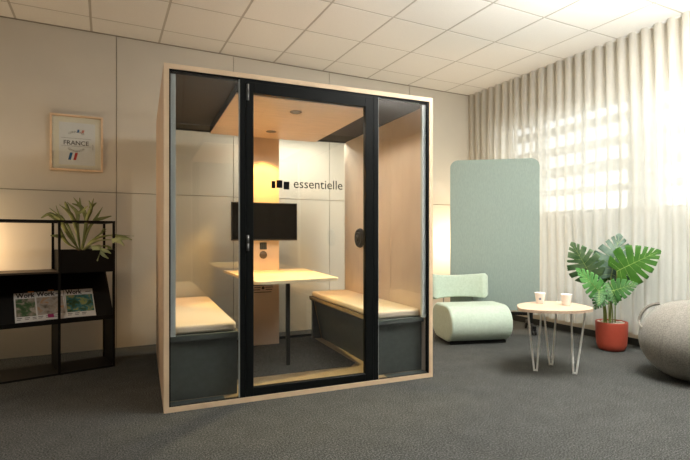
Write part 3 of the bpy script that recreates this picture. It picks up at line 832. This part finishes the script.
def monstera_leaf(tipv, basev, nrm, width, m, seed, cuts=6):
    """leaf from its stalk joint basev to its tip tipv; nrm is roughly the way its face looks"""
    rnd = random.Random(seed); L_ = (tipv - basev).length; y = (tipv - basev).normalized(); x = y.cross(nrm).normalized(); n_ = x.cross(y)
    n = 220; pts = []
    # slits leave the rim towards the midrib; each side has its own set
    slits = []
    for sgn in (1, -1):
        for k in range(cuts):
            f = .16 + .74 * k / cuts + rnd.uniform(-.02, .02); slits.append((sgn, f, rnd.uniform(.48, .68), rnd.uniform(.016, .022)))
    rows = []
    mb = MB()
    # build as strips: along midrib stations, out to the rim
    ns = 90; nw = 9

    def half(t):   # half width at midrib station t (heart shape)
        return width * .5 * (math.sin(PI * min(1, max(0, (t + .20) / 1.20)) ** .72)) ** .85 if t > -.2 else 0

    def zof(xx, tt):
        return -.55 * (tt - .35) ** 2 * L_ * .35 - .9 * (abs(xx) / width) ** 2 * width * .22 + .05 * width * abs(xx) / width
    for sgn in (1, -1):
        prev = None
        for i in range(ns + 1):
            f = i / ns            # rib station where this side vein starts
            # side veins sweep forward, so the rim point lies ahead of (or behind, at the heart lobes) the start
            ang = R(122 - 120 * f ** .85)     # angle from midrib of the side vein at f
            o = Vector((0, f * .96))
            # ray from o to heart outline
            dx, dy = math.sin(ang), math.cos(ang); k = 0; step = .01
            r = 0
            while r < 1.2:
                px_, py_ = (r + step) * dx, o.y + (r + step) * dy
                if abs(px_) * L_ > half(py_) or py_ > 1.0 or py_ < -.2: break
                r += step
            cut = 1.
            for sg2, sf, dp, wd_ in slits:
                if sg2 == sgn:
                    q = abs(f - sf) / wd_
                    if q < 1: cut = min(cut, 1 - dp * min(1, (1 - q) / .45))
            r *= cut
            r = max(r, .012)
            cur = []
            for j in range(nw + 1):
                rr = r * j / nw; ca = ang - .25 * (j / nw) * f
                X_, Y_ = sgn * rr * dx * L_, (o.y + rr * dy + .05 * (rr) * (1 - f)) * L_
                cur.append(basev + x * X_ + y * Y_ + n_ * zof(X_, Y_ / L_))
            if prev is not None:
                a = [mb.bm.verts.new(p) for p in prev]; b = [mb.bm.verts.new(p) for p in cur]
                for j in range(nw):
                    fc = mb.bm.faces.new((a[j], a[j + 1], b[j + 1], b[j])); fc.smooth = True
            prev = cur
    bmesh.ops.remove_doubles(mb.bm, verts=mb.bm.verts[:], dist=.0004)
    mb.mi = 1
    rib = [basev + y * (f * L_) + n_ * (zof(0, f) + .0015) for f in [i / 12 for i in range(12)]]
    mb.tube(rib, [.0032 - .0024 * i / 11 for i in range(12)], 6)
    for sgn in (1, -1):
        for k in range(cuts + 1):
            f = .07 + .80 * k / (cuts + 1); ang = R(122 - 120 * f ** .85); q = []
            for j in range(6):
                rr = .30 * j / 5 * (width / L_) * (1 - f * .3); X_ = sgn * rr * math.sin(ang) * L_; Y_ = (f * .96 + rr * math.cos(ang)) * L_
                q.append(basev + x * X_ + y * Y_ + n_ * (zof(X_, Y_ / L_) + .0008))
            mb.tube(q, [.0012, .0011, .001, .0009, .0007, .0004], 5)
    o = mb.obj('leaf', [m, M['vein']], mo, fix=True)
    sd = o.modifiers.new('thick', 'SOLIDIFY'); sd.thickness = .0012
    return o


VIEW = -FW - RT * .45
leaves = [  # base px(u,v,depth), tip px(u,v,depth), facing, width, mat
    ((592, 277, 4.60), (572, 243, 4.50), VIEW + UP * .35 - RT * .2, .33, 'leaf_pale'),
    ((611, 277, 4.66), (620, 232, 4.72), VIEW + UP * .25, .40, 'leaf_grey'),
    ((608, 280, 4.72), (595, 250, 4.78), VIEW + UP * .3, .26, 'leaf_dark'),
    ((617, 271, 4.56), (661, 250, 4.34), VIEW + UP * .35 + RT * .1, .38, 'leaf_bright'),
    ((602, 295, 4.52), (578, 268, 4.40), VIEW + UP * .6, .22, 'leaf_light'),
    ((599, 290, 4.5), (599, 306, 4.40), VIEW + UP * .7, .12, 'leaf_dark'),
    ((609, 292, 4.52), (638, 283, 4.38), VIEW + UP * .6, .22, 'leaf_dark'),
    ((611, 284, 4.54), (616, 305, 4.44), VIEW + UP * .5, .19, 'leaf_dark'),
    ((604, 293, 4.54), (595, 309, 4.46), VIEW + UP * .4, .16, 'leaf_dark'),
]
stems = [(606, 4.60), (611, 4.62), (609, 4.64), (615, 4.60), (604, 4.58), (607, 4.56), (613, 4.58), (610, 4.57), (605, 4.59)]
for k, (b, t, nr, wd_, mt) in enumerate(leaves):
    B_, T_ = at(b[0], b[1], b[2] - .12) - PP, at(t[0], t[1], t[2] - .12) - PP
    monstera_leaf(T_, B_, nr.normalized(), wd_, M[mt], 10 + k)
    f0 = at(stems[k][0], 322, stems[k][1] - .07) - PP; f0.z = .255
    mid = (f0 + B_) / 2; mid = Vector((f0.x * .75 + B_.x * .25, f0.y * .75 + B_.y * .25, mid.z * 1.02))
    MB().tube(bez([f0, mid, B_], 6), [.0055] * 4 + [.005] * 4 + [.004] * 3 + [.0032] * 2, 8).obj('stem', M['stem'], mo)

# ------------------------------------------------------------------ sitting ball
BR = .302; BC = at(690, 339.5, 3.62); BC.z = BR - .006
bl_ = thing('sitting_ball', 'large grey knitted sitting ball with a strap handle facing the potted plant', 'ball', (BC.x, BC.y, 0), 0)
mb = MB(); rows = []; nu, nv = 144, 48; tiltm = Matrix.Rotation(R(12), 3, 'Y') @ Matrix.Rotation(R(8), 3, 'X')
for j in range(nv + 1):
    th = PI * j / nv; row = []
    for i in range(nu):
        ph = 2 * PI * i / nu; g_ = abs(((i / nu * 8) % 1) - .5) * 2; seam = max(0, (g_ - .93) / .07)
        rr = BR * (1 - .011 * seam * seam * math.sin(th)); p = Vector((rr * math.sin(th) * math.cos(ph), rr * math.sin(th) * math.sin(ph), rr * math.cos(th)))
        p = tiltm @ p; p.x *= 1.11; p.y *= 1.11; p.z = max(p.z, -BR + .006); row.append(p + Vector((0, 0, BR - .006)))
    rows.append(row + [row[0]])
mb.grid(rows); bmesh.ops.remove_doubles(mb.bm, verts=mb.bm.verts[:], dist=.0003)
mb.obj('cover', M['ball'], bl_, smooth=True)
cb = Vector((0, 0, BR - .006)); BW = Vector((BC.x, BC.y, 0))


def onball(u, v, lift=0.):
    d = (FW + RT * ((u - 345) / FPX) + UP * ((HY - v) / FPX)).normalized(); oc = CAM - (BW + cb); b = oc.dot(d); q = b * b - oc.dot(oc) + BR * BR
    k = -b - math.sqrt(max(q, 0)); p = CAM + d * k - BW; q_ = (p - cb).normalized(); return cb + q_ * (BR + lift) * (1 + .11 * math.hypot(q_.x, q_.y))


hp = [onball(646.5, 329, .002), onball(645, 324, .012), onball(646, 317, .024), onball(650, 311, .028), onball(655, 306.5, .018), onball(660, 304, .002)]
hs = bez(hp, 6); mb = MB(); rw = []
for i, p in enumerate(hs):
    d = (hs[min(i + 1, len(hs) - 1)] - hs[max(i - 1, 0)]).normalized(); nrm_ = (p - cb).normalized(); s_ = d.cross((FW + RT * .7) * -1 + nrm_ * .4).normalized(); w2 = .012
    rw.append([p - s_ * w2, p + nrm_ * .003, p + s_ * w2, p - nrm_ * .003, p - s_ * w2])
mb.grid(rw); mb.obj('handle_strap', M['ball_strap'], bl_)

# ------------------------------------------------------------------ light
wd = bpy.data.worlds.new('world'); scn.world = wd; wd.use_nodes = True
bg = wd.node_tree.nodes['Background']; bg.inputs['Color'].default_value = (.93, .97, 1, 1); bg.inputs['Strength'].default_value = 1.8


def area(name, loc, rot, sx, sy, power, color, spread=PI):
    l = bpy.data.lights.new(name, 'AREA'); l.shape = 'RECTANGLE'; l.size = sx; l.size_y = sy; l.energy = power; l.color = color; l.spread = spread
    o = bpy.data.objects.new(name, l); col.objects.link(o); o.location = loc; o.rotation_euler = rot; return o


def point(name, loc, power, color, r=.1):
    l = bpy.data.lights.new(name, 'POINT'); l.energy = power; l.color = color; l.shadow_soft_size = r
    o = bpy.data.objects.new(name, l); col.objects.link(o); o.location = loc; return o


def spot(name, loc, power, color, ang, blend, r=.03, rot=(0, 0, 0)):
    l = bpy.data.lights.new(name, 'SPOT'); l.energy = power; l.color = color; l.spot_size = ang; l.spot_blend = blend; l.shadow_soft_size = r
    o = bpy.data.objects.new(name, l); col.objects.link(o); o.location = loc; o.rotation_euler = rot; return o


# daylight from outside the window wall
area('daylight', (2.6, -2.2, 2.6), (0, R(80), 0), 3.5, 5.5, 190, (.97, .985, 1))
# added fill lights just under the ceiling, out of frame
area('ceiling_fill', (-.9, -3.35, H - .03), (0, 0, 0), 1.15, 1.15, 72, (1, .985, .945))
area('ceiling_fill', (-5.6, -3.4, H - .03), (0, 0, 0), .6, .6, 18, (1, .93, .82))
# unseen area light added out of frame, aimed up to brighten the ceiling
area('upward_fill', (-1.0, -4.1, 2.0), (PI, 0, 0), .6, .6, 118, (1, .99, .96))
# two booth spots, then an added wide fill
spot('booth_spot_and_fill', PM @ Vector((.948, .34, 2.012)), 62, (1, .78, .30), R(74), .35, .03, (0, 0, PROT))
spot('booth_spot_and_fill', PM @ Vector((.948, 1.08, 2.012)), 58, (1, .53, .12), R(78), .35, .03, (R(19), 0, PROT))
spot('booth_spot_and_fill', PM @ Vector((.948, .345, 2.016)), 16, (1, .88, .70), R(168), .2, .0, (0, 0, PROT))  # added fill that brightens the booth interior, has no fitting
# unseen light added over the booth's rear edge to brighten the wall behind
area('rear_wall_fill', PM @ Vector((1.42, PD + .06, 2.12)), (R(14), 0, PROT), .9, .04, 9, (1, .95, .84))
# warm light: an off-frame shelf lamp and unseen sources for the wall glow
point('shelf_lamp', (-5.16, -.76, 1.02), 14, (1, .68, .38), .08)
point('unseen_wall_glow', (-5.3, -.25, 1.15), 5, (1, .72, .42), .1)  # second light added behind the shelf to brighten the wall above its rail
point('unseen_wall_glow', (0.02, -.38, 1.0), 20, (1, .76, .54), .1)

# ------------------------------------------------------------------ camera and view
cd = bpy.data.cameras.new('camera'); cd.sensor_fit = 'HORIZONTAL'; cd.sensor_width = 36; cd.lens = 36 * FPX / 690; cd.shift_y = (HY - 230) / 690
co = bpy.data.objects.new('camera', cd); col.objects.link(co); co.location = CAM; co.rotation_euler = (PI / 2, 0, -YAW); scn.camera = co
scn.view_settings.view_transform = 'Standard'; scn.view_settings.look = 'None'; scn.view_settings.gamma = 1; scn.view_settings.use_curve_mapping = False
scn.view_settings.exposure = .6
scn.cycles.use_denoising = True; scn.cycles.max_bounces = 14; scn.cycles.diffuse_bounces = 6; scn.cycles.transparent_max_bounces = 24
scn.cycles.sample_clamp_indirect = 8; scn.cycles.caustics_reflective = False; scn.cycles.caustics_refractive = False
